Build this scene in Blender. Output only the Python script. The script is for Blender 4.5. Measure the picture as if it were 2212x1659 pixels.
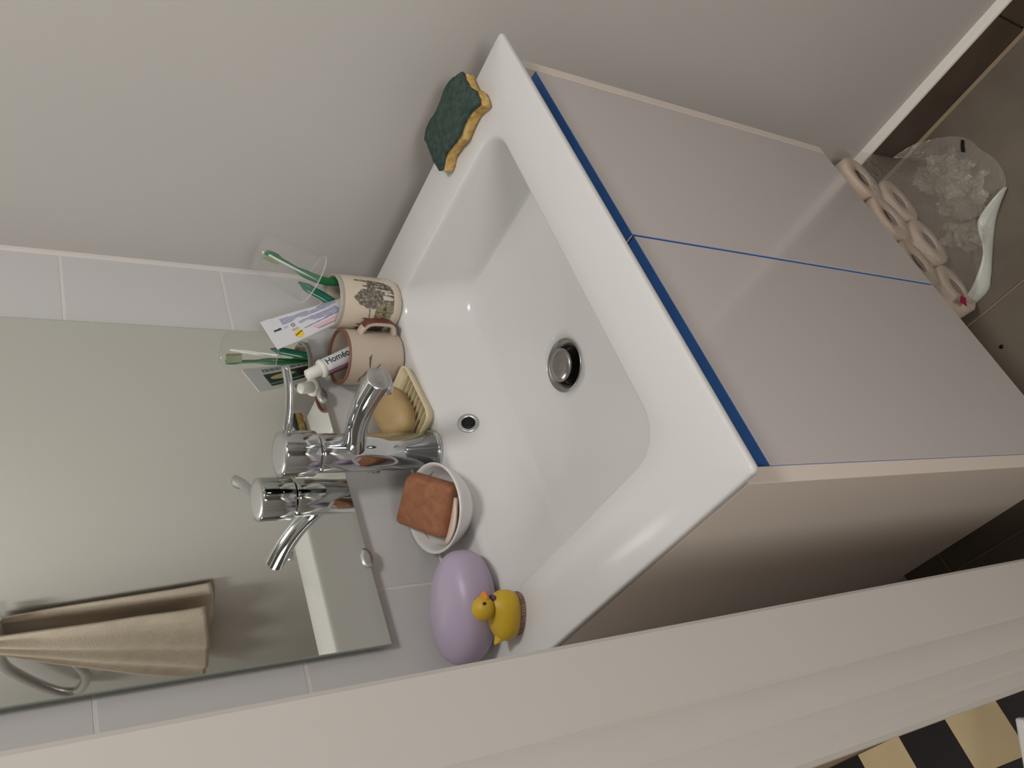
import bpy, bmesh, math, random
import numpy as np
from mathutils import Vector, Matrix, noise
random.seed(3)
PI = math.pi
sc = bpy.context.scene
C = sc.collection
for o in list(bpy.data.objects):
    bpy.data.objects.remove(o)

# ------------------------------------------------------------------ camera
# world: X right along the back wall, Y into the back wall, Z up, Z=0 is the basin top
R = [[-0.33462132052706545, -0.4540492287664508, -0.8257529108064441],
     [-0.7827460965588957, 0.6218493601716846, -0.024737048649301895],
     [0.5247257571060674, 0.6380773237709184, -0.5634893155320759]]
CAM = (-0.82682813, -0.78633322, 0.52242612)
cd = bpy.data.cameras.new('camera')
cam = bpy.data.objects.new('camera', cd)
C.objects.link(cam)
m = Matrix.Identity(4)
for i in range(3):
    m[i][0] = R[0][i]
    m[i][1] = -R[1][i]
    m[i][2] = -R[2][i]
    m[i][3] = CAM[i]
cam.matrix_world = m
cd.sensor_fit = 'HORIZONTAL'
cd.sensor_width = 36
cd.lens = 1830.03 / 2212 * 36
cd.clip_start = 0.01
sc.camera = cam

# ------------------------------------------------------------------ world, lights, exposure
w = bpy.data.worlds.new('world')
sc.world = w
w.use_nodes = True
w.node_tree.nodes['Background'].inputs[0].default_value = (1.0, 0.93, 0.85, 1)
w.node_tree.nodes['Background'].inputs[1].default_value = 0.05
sc.view_settings.view_transform = 'Standard'
sc.view_settings.look = 'None'
sc.view_settings.gamma = 1
sc.view_settings.use_curve_mapping = False
sc.view_settings.exposure = 0.05

def area(name, loc, target, size, power, col):
    l = bpy.data.lights.new(name, 'AREA')
    l.shape = 'DISK'
    l.size = size
    l.energy = power
    l.color = col
    o = bpy.data.objects.new(name, l)
    C.objects.link(o)
    o.location = loc
    o.rotation_euler = (Vector(target) - Vector(loc)).to_track_quat('-Z', 'Y').to_euler()
    return o

area('ceiling_lamp', (-0.40, -1.00, 1.44), (-0.40, -0.90, 0), 0.30, 10.7, (1.0, 0.995, 0.975))
area('corridor_lamp', (-1.68, -1.70, 0.60), (-0.50, -0.60, 0), 0.60, 11.6, (1.0, 0.988, 0.962))
area('corridor_ceiling_lamp', (-1.35, 0.45, 1.42), (-0.95, 0.10, -0.8), 0.40, 8.0, (1.0, 0.96, 0.90))

# ------------------------------------------------------------------ materials
MAT = {}
def lin(c):
    return tuple(((v / 12.92) if v <= 0.04045 else ((v + 0.055) / 1.055) ** 2.4) for v in c)

def mat(name, col, rough=0.5, metal=0.0, spec=0.5, bump=0.0, bscale=80, var=0.0, vscale=8, sss=0.0, coat=0.0, trans=0.0, ior=1.45, col2=None):
    """procedural material: colour varied by noise, fine relief by noise bump"""
    M = bpy.data.materials.new(name)
    M.use_nodes = True
    nt = M.node_tree
    b = nt.nodes['Principled BSDF']
    b.inputs['Roughness'].default_value = rough
    b.inputs['Metallic'].default_value = metal
    b.inputs['Specular IOR Level'].default_value = spec
    b.inputs['IOR'].default_value = ior
    b.inputs['Transmission Weight'].default_value = trans
    if sss:
        b.inputs['Subsurface Weight'].default_value = sss
        b.inputs['Subsurface Radius'].default_value = (0.01, 0.006, 0.003)
    if coat:
        b.inputs['Coat Weight'].default_value = coat
        b.inputs['Coat Roughness'].default_value = 0.05
    tc = nt.nodes.new('ShaderNodeTexCoord')
    n = nt.nodes.new('ShaderNodeTexNoise')
    n.inputs['Scale'].default_value = vscale
    n.inputs['Detail'].default_value = 4
    nt.links.new(tc.outputs['Object'], n.inputs['Vector'])
    r = nt.nodes.new('ShaderNodeValToRGB')
    c = lin(col)
    if col2:
        c1, c2 = c, lin(col2)
    else:
        c1 = tuple(max(0, v * (1 - var)) for v in c)
        c2 = tuple(min(1, v * (1 + var)) for v in c)
    r.color_ramp.elements[0].position = 0.35
    r.color_ramp.elements[1].position = 0.65
    r.color_ramp.elements[0].color = (*c1, 1)
    r.color_ramp.elements[1].color = (*c2, 1)
    nt.links.new(n.outputs['Fac'], r.inputs['Fac'])
    nt.links.new(r.outputs['Color'], b.inputs['Base Color'])
    if bump:
        n2 = nt.nodes.new('ShaderNodeTexNoise')
        n2.inputs['Scale'].default_value = bscale
        n2.inputs['Detail'].default_value = 6
        nt.links.new(tc.outputs['Object'], n2.inputs['Vector'])
        bp = nt.nodes.new('ShaderNodeBump')
        bp.inputs['Strength'].default_value = bump
        bp.inputs['Distance'].default_value = 0.002
        nt.links.new(n2.outputs['Fac'], bp.inputs['Height'])
        nt.links.new(bp.outputs['Normal'], b.inputs['Normal'])
    MAT[name] = M
    return M

def mat_attr(name, rough=0.5):
    M = bpy.data.materials.new(name)
    M.use_nodes = True
    nt = M.node_tree
    b = nt.nodes['Principled BSDF']
    b.inputs['Roughness'].default_value = rough
    a = nt.nodes.new('ShaderNodeAttribute')
    a.attribute_name = 'print'
    nt.links.new(a.outputs['Color'], b.inputs['Base Color'])
    MAT[name] = M
    return M

def mat_film(name, tint, alpha, rough, bump, bscale, gloss=0.25):
    """thin clear plastic: mostly lets light straight through, some gloss, a little milky white"""
    M = bpy.data.materials.new(name)
    M.use_nodes = True
    nt = M.node_tree
    for n in list(nt.nodes):
        if n.type == 'BSDF_PRINCIPLED':
            nt.nodes.remove(n)
    out = [n for n in nt.nodes if n.type == 'OUTPUT_MATERIAL'][0]
    tr = nt.nodes.new('ShaderNodeBsdfTransparent')
    df = nt.nodes.new('ShaderNodeBsdfDiffuse')
    df.inputs['Color'].default_value = (*lin(tint), 1)
    gl = nt.nodes.new('ShaderNodeBsdfGlossy')
    gl.inputs['Roughness'].default_value = rough
    lw = nt.nodes.new('ShaderNodeLayerWeight')
    lw.inputs['Blend'].default_value = 0.5
    pw = nt.nodes.new('ShaderNodeMath'); pw.operation = 'POWER'; pw.inputs[1].default_value = 3.0
    fr = nt.nodes.new('ShaderNodeMath'); fr.operation = 'MULTIPLY_ADD'
    fr.inputs[1].default_value = gloss; fr.inputs[2].default_value = 0.035
    nt.links.new(lw.outputs['Facing'], pw.inputs[0])
    nt.links.new(pw.outputs[0], fr.inputs[0])
    m1 = nt.nodes.new('ShaderNodeMixShader')
    m1.inputs['Fac'].default_value = alpha
    m2 = nt.nodes.new('ShaderNodeMixShader')
    nt.links.new(tr.outputs[0], m1.inputs[1])
    nt.links.new(df.outputs[0], m1.inputs[2])
    nt.links.new(fr.outputs[0], m2.inputs['Fac'])
    nt.links.new(m1.outputs[0], m2.inputs[1])
    nt.links.new(gl.outputs[0], m2.inputs[2])
    nt.links.new(m2.outputs[0], out.inputs['Surface'])
    if bump:
        tc = nt.nodes.new('ShaderNodeTexCoord')
        n2 = nt.nodes.new('ShaderNodeTexNoise')
        n2.inputs['Scale'].default_value = bscale
        n2.inputs['Detail'].default_value = 3
        n2.inputs['Distortion'].default_value = 1.5
        nt.links.new(tc.outputs['Object'], n2.inputs['Vector'])
        bp = nt.nodes.new('ShaderNodeBump')
        bp.inputs['Strength'].default_value = bump
        bp.inputs['Distance'].default_value = 0.004
        nt.links.new(n2.outputs['Fac'], bp.inputs['Height'])
        nt.links.new(bp.outputs['Normal'], gl.inputs['Normal'])
        nt.links.new(bp.outputs['Normal'], df.inputs['Normal'])
        nt.links.new(bp.outputs['Normal'], lw.inputs['Normal'])
    MAT[name] = M
    return M

mat('wall_paint', (0.782, 0.766, 0.748), 0.75, bump=0.06, bscale=220, var=0.012, vscale=3)
mat('tile_white', (0.785, 0.775, 0.77), 0.22, var=0.012, vscale=4)
mat('grout_white', (0.835, 0.81, 0.79), 0.85, bump=0.1, var=0.03)
mat('ceiling_paint', (0.86, 0.85, 0.83), 0.9, bump=0.03, var=0.02)
mat('casing_paint', (0.745, 0.722, 0.695), 0.5, bump=0.03, bscale=60, var=0.012)
mat('floor_tile', (0.405, 0.37, 0.325), 0.42, bump=0.05, bscale=60, vscale=7, col2=(0.475, 0.435, 0.385))
mat('skirting_tile', (0.29, 0.245, 0.21), 0.35, bump=0.05, bscale=60, vscale=9, col2=(0.345, 0.29, 0.25))
mat('floor_grout', (0.58, 0.51, 0.42), 0.9, bump=0.15, var=0.06)
mat('caulk', (0.90, 0.88, 0.84), 0.45, var=0.02)
mat('checker_cream', (0.86, 0.78, 0.62), 0.4, var=0.04, vscale=12)
mat('checker_black', (0.11, 0.095, 0.11), 0.35, var=0.1, vscale=12)
mat('ceramic', (0.825, 0.815, 0.808), 0.17, spec=0.32, var=0.004)
mat('lacquer', (0.79, 0.755, 0.75), 0.20, var=0.006, vscale=3, coat=0.25)
mat('panel_white', (0.88, 0.83, 0.785), 0.45, var=0.008)
mat('blue_edge', (0.30, 0.50, 0.80), 0.4, var=0.06, vscale=30)
mat('cabinet_dark', (0.20, 0.19, 0.20), 0.7, var=0.05)
mat('chrome', (0.80, 0.81, 0.82), 0.07, metal=1.0, var=0.01)
mat('chrome_soft', (0.82, 0.82, 0.82), 0.33, metal=1.0, var=0.01)
mat('drain_metal', (0.62, 0.61, 0.60), 0.27, metal=1.0, var=0.06, vscale=60)
mat('dark_hole', (0.03, 0.03, 0.035), 0.6, var=0.1)
mat('mirror_silver', (0.965, 0.975, 0.955), 0.015, metal=1.0, var=0.003)
mat('mirror_edge', (0.62, 0.68, 0.64), 0.1, var=0.02, trans=0.2)
mat('cream_china', (0.82, 0.765, 0.69), 0.25, var=0.01, coat=0.3)
mat('grey_rim', (0.66, 0.63, 0.60), 0.3, var=0.02)
mat('beige_china', (0.745, 0.685, 0.62), 0.35, var=0.02, coat=0.2)
mat('brown_rim', (0.50, 0.32, 0.25), 0.4, var=0.06, vscale=40)
mat('red_brown', (0.42, 0.22, 0.18), 0.45, var=0.05, vscale=40)
mat('dark_line', (0.36, 0.33, 0.26), 0.5, var=0.1, vscale=60)
mat('brush_green', (0.13, 0.42, 0.24), 0.3, var=0.05, vscale=40)
mat('brush_teal', (0.10, 0.40, 0.30), 0.25, var=0.05, vscale=40)
mat('bristle_green', (0.62, 0.66, 0.52), 0.8, var=0.1, vscale=120)
mat('tube_white', (0.83, 0.825, 0.835), 0.35, var=0.01)
mat('cap_white', (0.87, 0.855, 0.83), 0.4, var=0.01)
mat('letter_dark', (0.22, 0.26, 0.28), 0.5, var=0.05)
mat('stripe_mauve', (0.62, 0.48, 0.58), 0.4, var=0.03)
mat('stripe_purple', (0.36, 0.25, 0.33), 0.4, var=0.03)
mat('dish_cream', (0.83, 0.77, 0.63), 0.3, var=0.02)
mat('soap_amber', (0.665, 0.565, 0.385), 0.5, sss=0.1, vscale=25, col2=(0.60, 0.50, 0.35))
mat('soap_brown', (0.53, 0.335, 0.22), 0.6, bump=0.35, bscale=90, vscale=80, col2=(0.60, 0.40, 0.28))
mat('soap_pink', (0.88, 0.79, 0.735), 0.4, sss=0.1, var=0.03)
mat('porcelain', (0.86, 0.84, 0.83), 0.18, var=0.005, coat=0.3)
mat('lavender', (0.69, 0.635, 0.725), 0.38, var=0.015, vscale=6)
mat('duck_yellow', (0.80, 0.655, 0.17), 0.45, var=0.03, vscale=20)
mat('beak_orange', (0.88, 0.52, 0.16), 0.45, var=0.04)
mat('eye_dark', (0.20, 0.10, 0.14), 0.3, var=0.05)
mat('tie_purple', (0.34, 0.24, 0.44), 0.5, var=0.05)
mat('bristle_tan', (0.62, 0.53, 0.46), 0.8, vscale=300, col2=(0.50, 0.42, 0.36))
mat('scour_green', (0.215, 0.275, 0.25), 0.95, spec=0.2, bump=1.0, bscale=500, vscale=160, col2=(0.285, 0.345, 0.32))
mat('foam_yellow', (0.82, 0.70, 0.46), 0.95, spec=0.2, bump=0.9, bscale=260, vscale=120, col2=(0.71, 0.55, 0.31))
mat('paper_roll', (0.83, 0.75, 0.68), 0.9, bump=0.3, bscale=300, var=0.03, vscale=40)
mat('card_core', (0.44, 0.375, 0.33), 0.9, bump=0.2, var=0.08, vscale=60)
mat('film_print', (0.82, 0.83, 0.80), 0.25, bump=0.4, bscale=60, var=0.03)
mat('mark_black', (0.03, 0.03, 0.04), 0.4, var=0.1)
mat('mark_magenta', (0.62, 0.06, 0.25), 0.4, var=0.1)
mat('towel_cream', (0.88, 0.825, 0.76), 0.95, spec=0.1, bump=0.8, bscale=420, var=0.05, vscale=30)
mat('white_box', (0.93, 0.93, 0.92), 0.4, var=0.01)
mat('seam_dark', (0.25, 0.25, 0.28), 0.6, var=0.05)
mat_attr('printed_china', 0.3)
mat_attr('printed_tube', 0.35)
mat_film('clear_film', (0.88, 0.84, 0.79), 0.20, 0.06, 1.0, 60, 0.30)
mat_film('clear_cup', (0.86, 0.86, 0.85), 0.08, 0.08, 0.0, 10, 0.20)
mat_film('clear_lip', (0.90, 0.90, 0.88), 0.40, 0.08, 0.0, 10, 0.25)

# ------------------------------------------------------------------ helpers
def tag(o, label=None, cat=None, group=None, kind=None):
    if label: o['label'] = label
    if cat: o['category'] = cat
    if group: o['group'] = group
    if kind: o['kind'] = kind
    return o

ORG = {}
def thing(name, label, cat, loc, group=None):
    o = bpy.data.objects.new(name, None)
    o.empty_display_size = 0.02
    C.objects.link(o)
    o.location = loc
    ORG[o.name] = Vector(loc)
    return tag(o, label, cat, group)

def org(o):
    return ORG.get(o.name, Vector((0, 0, 0))) if o else Vector((0, 0, 0))

def link(name, me, material, parent=None, origin=None, smooth=True, label=None):
    """me holds WORLD coordinates; they are shifted to the thing's origin here"""
    if parent is not None:
        og = org(parent)
    else:
        og = Vector(origin) if origin is not None else Vector((0, 0, 0))
    me.transform(Matrix.Translation(-og))
    o = bpy.data.objects.new(name, me)
    C.objects.link(o)
    if parent is not None:
        o.parent = parent
    else:
        o.location = og
    # sub-parts hang under meshes at the root's origin
    ORG[o.name] = og
    if material:
        me.materials.append(MAT[material])
    for p in me.polygons:
        p.use_smooth = smooth
    if label: o['label'] = label
    me.update()
    return o

def mesh(verts, faces, name='m'):
    me = bpy.data.meshes.new(name)
    me.from_pydata([tuple(v) for v in verts], [], faces)
    bm = bmesh.new()
    bm.from_mesh(me)
    bmesh.ops.recalc_face_normals(bm, faces=bm.faces)
    bm.to_mesh(me)
    bm.free()
    return me

def box_mesh(lo, hi, bevel=0.0, seg=2, M=None):
    bm = bmesh.new()
    bmesh.ops.create_cube(bm, size=1)
    for v in bm.verts:
        v.co = Vector([lo[i] + (v.co[i] + 0.5) * (hi[i] - lo[i]) for i in range(3)])
    if bevel:
        bmesh.ops.bevel(bm, geom=list(bm.edges), offset=bevel, segments=seg, affect='EDGES', profile=0.5)
    me = bpy.data.meshes.new('box')
    bm.to_mesh(me)
    bm.free()
    if M: me.transform(M)
    return me

def box(name, lo, hi, material, parent=None, bevel=0.0, seg=2, label=None, origin=None, M=None, smooth=False):
    return link(name, box_mesh(lo, hi, bevel, seg, M), material, parent, origin, smooth, label)

def loft_data(loops, cap0=True, cap1=True, closed=True):
    n = len(loops[0])
    V, F = [], []
    for L in loops:
        V += [tuple(p) for p in L]
    for i in range(len(loops) - 1):
        for j in range(n if closed else n - 1):
            k = (j + 1) % n
            F.append((i * n + j, i * n + k, (i + 1) * n + k, (i + 1) * n + j))
    if cap0: F.append(tuple(range(n)))
    if cap1: F.append(tuple((len(loops) - 1) * n + j for j in range(n)))
    return V, F

def loft(name, loops, material, parent=None, cap0=True, cap1=True, smooth=True, label=None, origin=None, closed=True):
    V, F = loft_data(loops, cap0, cap1, closed)
    return link(name, mesh(V, F), material, parent, origin, smooth, label)

def frame(axis):
    a = Vector(axis).normalized()
    u = a.cross(Vector((0, 0, 1)))
    if u.length < 1e-4: u = Vector((1, 0, 0))
    u.normalize()
    return a, u, a.cross(u).normalized()

def lathe(name, prof, center, material, parent=None, axis=(0, 0, 1), n=48, cap0=True, cap1=True, smooth=True, label=None, origin=None, sx=1, sy=1, u=None):
    a, uu, vv = frame(axis)
    if u is not None:
        uu = Vector(u).normalized(); vv = a.cross(uu)
    c = Vector(center)
    loops = []
    for r, h in prof:
        loops.append([c + a * h + uu * (r * sx * math.cos(2 * PI * k / n)) + vv * (r * sy * math.sin(2 * PI * k / n)) for k in range(n)])
    return loft(name, loops, material, parent, cap0, cap1, smooth, label, origin)

def tube_loops(pts, rad, n=20, flat=None):
    P = [Vector(p) for p in pts]
    loops = []
    up = None
    for i, p in enumerate(P):
        t = (P[min(i + 1, len(P) - 1)] - P[max(i - 1, 0)]).normalized()
        if up is None:
            up = Vector((0, 0, 1)) if abs(t.z) < 0.9 else Vector((1, 0, 0))
        s = t.cross(up).normalized()
        up = s.cross(t).normalized()
        r = rad[i] if isinstance(rad, (list, tuple)) else rad
        ra, rb = (r if isinstance(r, tuple) else (r, r))
        loops.append([p + s * (ra * math.cos(2 * PI * k / n)) + up * (rb * math.sin(2 * PI * k / n)) for k in range(n)])
    return loops

def tube(name, pts, rad, material, parent=None, n=20, label=None, origin=None):
    return loft(name, tube_loops(pts, rad, n), material, parent, True, True, True, label, origin)

def catmull(pts, m=8):
    P = [Vector(p) for p in pts]
    P = [P[0] * 2 - P[1]] + P + [P[-1] * 2 - P[-2]]
    out = []
    for i in range(1, len(P) - 2):
        for k in range(m):
            t = k / m
            a, b, c, d = P[i - 1], P[i], P[i + 1], P[i + 2]
            out.append(0.5 * ((2 * b) + (c - a) * t + (2 * a - 5 * b + 4 * c - d) * t * t + (3 * b - a - 3 * c + d) * t ** 3))
    out.append(P[-2])
    return out

def rrect(x0, x1, y0, y1, r, z, nc=12, ns=14):
    """rounded rectangle loop, constant vertex count, counter-clockwise from (x1, mid)"""
    P = []
    cs = [((x1 - r, y1 - r), 0), ((x0 + r, y1 - r), 90), ((x0 + r, y0 + r), 180), ((x1 - r, y0 + r), 270)]
    for i, ((cx, cy), a0) in enumerate(cs):
        arc = [Vector((cx + r * math.cos(math.radians(a0 + 90 * k / nc)), cy + r * math.sin(math.radians(a0 + 90 * k / nc)), z)) for k in range(nc + 1)]
        P += arc
        (nx, ny), na = cs[(i + 1) % 4]
        nxt = Vector((nx + r * math.cos(math.radians(na)), ny + r * math.sin(math.radians(na)), z))
        for k in range(1, ns):
            P.append(arc[-1].lerp(nxt, k / ns))
    return P

def smoothstep(x):
    x = max(0, min(1, x))
    return x * x * (3 - 2 * x)

def setsmooth(o, angle=35):
    for p in o.data.polygons: p.use_smooth = True
    bm = bmesh.new(); bm.from_mesh(o.data)
    for e in bm.edges:
        if len(e.link_faces) == 2 and e.calc_face_angle(0) > math.radians(angle):
            e.smooth = False
    bm.to_mesh(o.data); bm.free()
    return o

def inpoly(x, y, P):
    c = False
    n = len(P)
    for i in range(n):
        x1, y1 = P[i]; x2, y2 = P[(i + 1) % n]
        if (y1 > y) != (y2 > y) and x < (x2 - x1) * (y - y1) / (y2 - y1) + x1:
            c = not c
    return c

def print_patch(name, nu, nv, pos, colour, material, parent):
    """flat print: a fine sheet lying on the thing's own surface, one colour per cell, left out where nothing is printed"""
    V, F, cols = [], [], []
    idx = {}
    def vid(i, j):
        if (i, j) not in idx:
            idx[(i, j)] = len(V)
            V.append(tuple(pos(i / nu, j / nv)))
        return idx[(i, j)]
    for i in range(nu):
        for j in range(nv):
            c = colour((i + 0.5) / nu, (j + 0.5) / nv)
            if c is None: continue
            F.append((vid(i, j), vid(i + 1, j), vid(i + 1, j + 1), vid(i, j + 1)))
            cols.append(c)
    me = bpy.data.meshes.new(name)
    me.from_pydata(V, [], F)
    at = me.color_attributes.new('print', 'FLOAT_COLOR', 'CORNER')
    k = 0
    for f, c in zip(F, cols):
        cl = lin(c)
        for _ in f:
            at.data[k].color = (*cl, 1); k += 1
    return link(name, me, material, parent, smooth=False)

FLOOR = -0.885
CEIL = 1.515
WX, WY = 0.0570, 0.0552     # right wall plane, back wall plane (grout bed)
JY = -0.41                # near face of the door casing
LX = -0.7028               # bathroom side of the thin left partition

# ------------------------------------------------------------------ setting
def struct(o):
    o['kind'] = 'structure'
    return o

# bathroom floor: grout bed with brown tiles
fl = struct(box('floor', (-0.745, -2.05, FLOOR - 0.06), (WX + 0.05, 0.10, FLOOR - 0.0025), 'floor_grout'))
tile_m = {}
xs = [0.0378 - 0.308 * k for k in range(4)]
ys = [0.60 - 0.12 - 0.60, ]
first = None
for i in range(3):
    for j in range(-1, 4):
        x1, x0 = xs[i] - 0.002, xs[i + 1] + 0.002
        y1, y0 = -0.026 - 0.62 * j, -0.026 - 0.62 * (j + 1) + 0.004
        y1 = min(y1, 0.054); y0 = max(y0, -1.99); x0 = max(x0, -0.7015)
        if y1 - y0 < 0.02 or x1 - x0 < 0.02: continue
        box('floor_tile', (x0, y0, FLOOR - 0.02), (x1, y1, FLOOR), 'floor_tile', fl, bevel=0.0012, seg=1)

# right wall, painted
wr = struct(box('wall_right', (WX, -2.05, FLOOR - 0.06), (WX + 0.12, WY + 0.10, CEIL + 0.05), 'wall_paint'))
# tile skirting along the right wall: dark tiles, a pale bead along the top
sk = struct(box('baseboard_right', (0.0475, -2.0, FLOOR + 0.001), (WX + 0.001, 0.054, FLOOR + 0.082), 'floor_grout'))
for y1 in (0.054, -0.343, -0.650, -0.957, -1.264, -1.571):
    y0 = max(-1.99, -0.0347 + 0.002 if y1 > 0 else y1 - 0.3045)
    if y1 > 0: y0 = -0.3385
    box('skirting_tile', (0.0405, y0, FLOOR + 0.003), (0.0535, y1, FLOOR + 0.0835), 'skirting_tile', sk, bevel=0.001, seg=1)
loops = []
for y in (-1.99, 0.054):
    loops.append([Vector((0.0412, y, FLOOR + 0.083)), Vector((0.0425, y, FLOOR + 0.0862)), Vector((0.0475, y, FLOOR + 0.0885)), Vector((WX + 0.001, y, FLOOR + 0.0915)), Vector((WX + 0.001, y, FLOOR + 0.083))])
loft('caulk_bead', loops, 'caulk', sk, smooth=False)
loops = [[Vector((0.0360, y, FLOOR - 0.0015)), Vector((0.0405, y, FLOOR + 0.0035)), Vector((0.043, y, FLOOR + 0.0035)), Vector((0.043, y, FLOOR - 0.0015))] for y in (-1.99, 0.054)]
loft('floor_joint', loops, 'floor_grout', sk, smooth=False)

# back wall with white tiles
wb = struct(box('wall_back', (LX, WY, FLOOR - 0.06), (WX + 0.12, WY + 0.10, CEIL + 0.05), 'grout_white'))
for x0, x1 in ((LX + 0.001, -0.4498), (-0.4462, 0.0545)):
    for k in range(-5, 8):
        z0, z1 = -0.0015 + 0.1985 * k + 0.0018, -0.0015 + 0.1985 * (k + 1) - 0.0018
        z0, z1 = max(z0, FLOOR), min(z1, CEIL)
        if z1 - z0 < 0.02: continue
        box('wall_tile', (x0, 0.0547, z0), (x1, WY + 0.004, z1), 'tile_white', wb, bevel=0.0004, seg=1)

loft('corner_joint', [[Vector((0.0570, 0.0505, z)), Vector((0.0552, 0.0534, z)), Vector((0.0520, 0.0549, z)), Vector((0.0570, 0.0552, z))] for z in (0.0, CEIL)], 'grout_white', wb, smooth=False)

# left partition (thin), the doorway where the camera stands, and the corridor beyond
wl = struct(box('wall_left', (-0.745, JY + 0.02, FLOOR - 0.06), (LX, 1.2, CEIL + 0.05), 'wall_paint'))
struct(box('wall_left_front', (-0.745, -2.05, FLOOR - 0.06), (LX, -1.28, CEIL + 0.05), 'wall_paint'))
struct(box('wall_left_lintel', (-0.745, -1.28, 1.16), (LX, JY + 0.03, CEIL + 0.05), 'wall_paint'))
struct(box('wall_front', (-0.752, -2.15, FLOOR - 0.06), (WX + 0.12, -2.0, CEIL + 0.05), 'wall_paint'))
struct(box('ceiling', (-2.4, -3.0, CEIL), (WX + 0.12, 1.3, CEIL + 0.08), 'ceiling_paint'))
struct(box('wall_corridor_left', (-2.4, -3.0, FLOOR - 0.06), (-2.3, 1.3, CEIL + 0.05), 'wall_paint'))
struct(box('wall_corridor_back', (-2.4, 1.2, FLOOR - 0.06), (-0.7028, 1.3, CEIL + 0.05), 'wall_paint'))
struct(box('wall_corridor_front', (-2.4, -3.0, FLOOR - 0.06), (WX + 0.12, -2.9, CEIL + 0.05), 'wall_paint'))

# door casing: profile in plan, stepped and grooved, facing the viewer
JX = -0.8268
JK = (0.78633 + JY) / 0.33633
prof = [(-0.7160, JY + 0.03), (-0.7160, JY + 0.0025), (-0.7185, JY), (-0.7572, JY), (-0.7588, JY + 0.0013), (-0.7604, JY + 0.0004),
        (-0.7690, JY - 0.0009), (-0.7775, JY - 0.0006), (-0.7790, JY + 0.0000), (-0.7806, JY - 0.0005), (-0.7900, JY - 0.0009),
        (-0.7925, JY + 0.0003), (-0.7945, JY - 0.0001), (-0.8010, JY + 0.0004), (-0.8035, JY + 0.0030), (-0.8035, JY + 0.012)]
prof = [(JX + (x - JX) * JK, y) for x, y in prof] + [(-0.746, JY + 0.012), (-0.746, JY + 0.03)]
cas = loft('trim_1', [[Vector((x, y, z)) for x, y in prof] for z in (FLOOR, 1.16)], 'casing_paint', smooth=False)
struct(setsmooth(cas, 25))

# corridor floor: black and cream checker tiles 10 cm square
cf = struct(box('floor_corridor', (-2.3, -2.9, FLOOR - 0.06), (-0.745, 1.2, FLOOR - 0.004), 'floor_grout'))
cm = {}
for c in ('checker_cream', 'checker_black'):
    me = box_mesh((0, 0, 0), (0.0988, 0.0988, 0.010), 0.0006, 1)
    me.materials.append(MAT[c])
    cm[c] = me
for i in range(0, 6):
    for j in range(-7, 9):
        x = -0.7565 - 0.099 * i
        y = 0.0375 + 0.0985 * j
        o = bpy.data.objects.new('checker_tile', cm['checker_cream' if (i + j) % 2 == 0 else 'checker_black'])
        C.objects.link(o); o.parent = cf
        o.location = (x - 0.0988, y, FLOOR - 0.0095)

# ------------------------------------------------------------------ wash basin
bs = thing('washbasin', 'white glazed ceramic washbasin with a rounded rectangular bowl on the cabinet', 'washbasin', (-0.30, -0.18, -0.03))
N = (12, 14)
def outer(d, z, r):
    return rrect(-0.600 + d, -0.0005 - d, -0.414 + d, 0.0540, r, z)
bx0, bx1, by0, by1 = -0.5235, -0.0765, -0.3430, -0.0365
L = []
L.append(outer(0.034, -0.0180, 0.004))
L.append(outer(0.0145, -0.0178, 0.004))
L.append(outer(0.0100, -0.0158, 0.0045))
L.append(outer(0.0026, -0.0098, 0.005))
L.append(outer(0.0005, -0.0074, 0.005))
L.append(outer(0.0, -0.0060, 0.005))
L.append(outer(0.0, -0.0024, 0.005))
L.append(outer(0.0009, -0.0007, 0.005))
L.append(outer(0.0026, 0.0, 0.0045))
L.append(rrect(bx0 - 0.02, bx1 + 0.02, by0 - 0.02, by1 + 0.008, 0.035, 0.0))
def bowl(t, z, r):
    # t = 0 rim, 1 foot of the walls
    f0 = (-0.504, -0.0990, -0.318, -0.0805)
    a = [bx0 + (f0[0] - bx0) * t, bx1 + (f0[1] - bx1) * t, by0 + (f0[2] - by0) * t, by1 + (f0[3] - by1) * t]
    return rrect(a[0], a[1], a[2], a[3], r, z)
L.append(bowl(-0.14, 0.0, 0.040))
L.append(bowl(-0.05, -0.0008, 0.040))
L.append(bowl(0.03, -0.0032, 0.040))
L.append(bowl(0.11, -0.0085, 0.041))
L.append(bowl(0.30, -0.024, 0.042))
L.append(bowl(0.55, -0.044, 0.044))
L.append(bowl(0.80, -0.0635, 0.046))
L.append(bowl(0.93, -0.0735, 0.048))
L.append(bowl(1.02, -0.0795, 0.050))
L.append(bowl(1.13, -0.0825, 0.052))
foot = bowl(1.13, -0.0825, 0.052)
DC = Vector((-0.2988, -0.1825, -0.1000))
DR = 0.0325
for t in (0.2, 0.4, 0.6, 0.8, 0.93, 1.0):
    lp = []
    for p in foot:
        d = Vector((p.x - DC.x, p.y - DC.y, 0)).normalized()
        q = Vector((DC.x, DC.y, 0)) + d * DR
        pos = Vector((p.x, p.y, 0)).lerp(q, t)
        z = -0.0825 + (DC.z + 0.001 + 0.0825) * (t ** 1.15)
        lp.append(Vector((pos.x, pos.y, z)))
    L.append(lp)
L.append([Vector((DC.x + (p.x - DC.x) * 0.97, DC.y + (p.y - DC.y) * 0.97, -0.125)) for p in L[-1]])
loft('basin_bowl', L, 'ceramic', bs, cap0=False, cap1=False)
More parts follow.
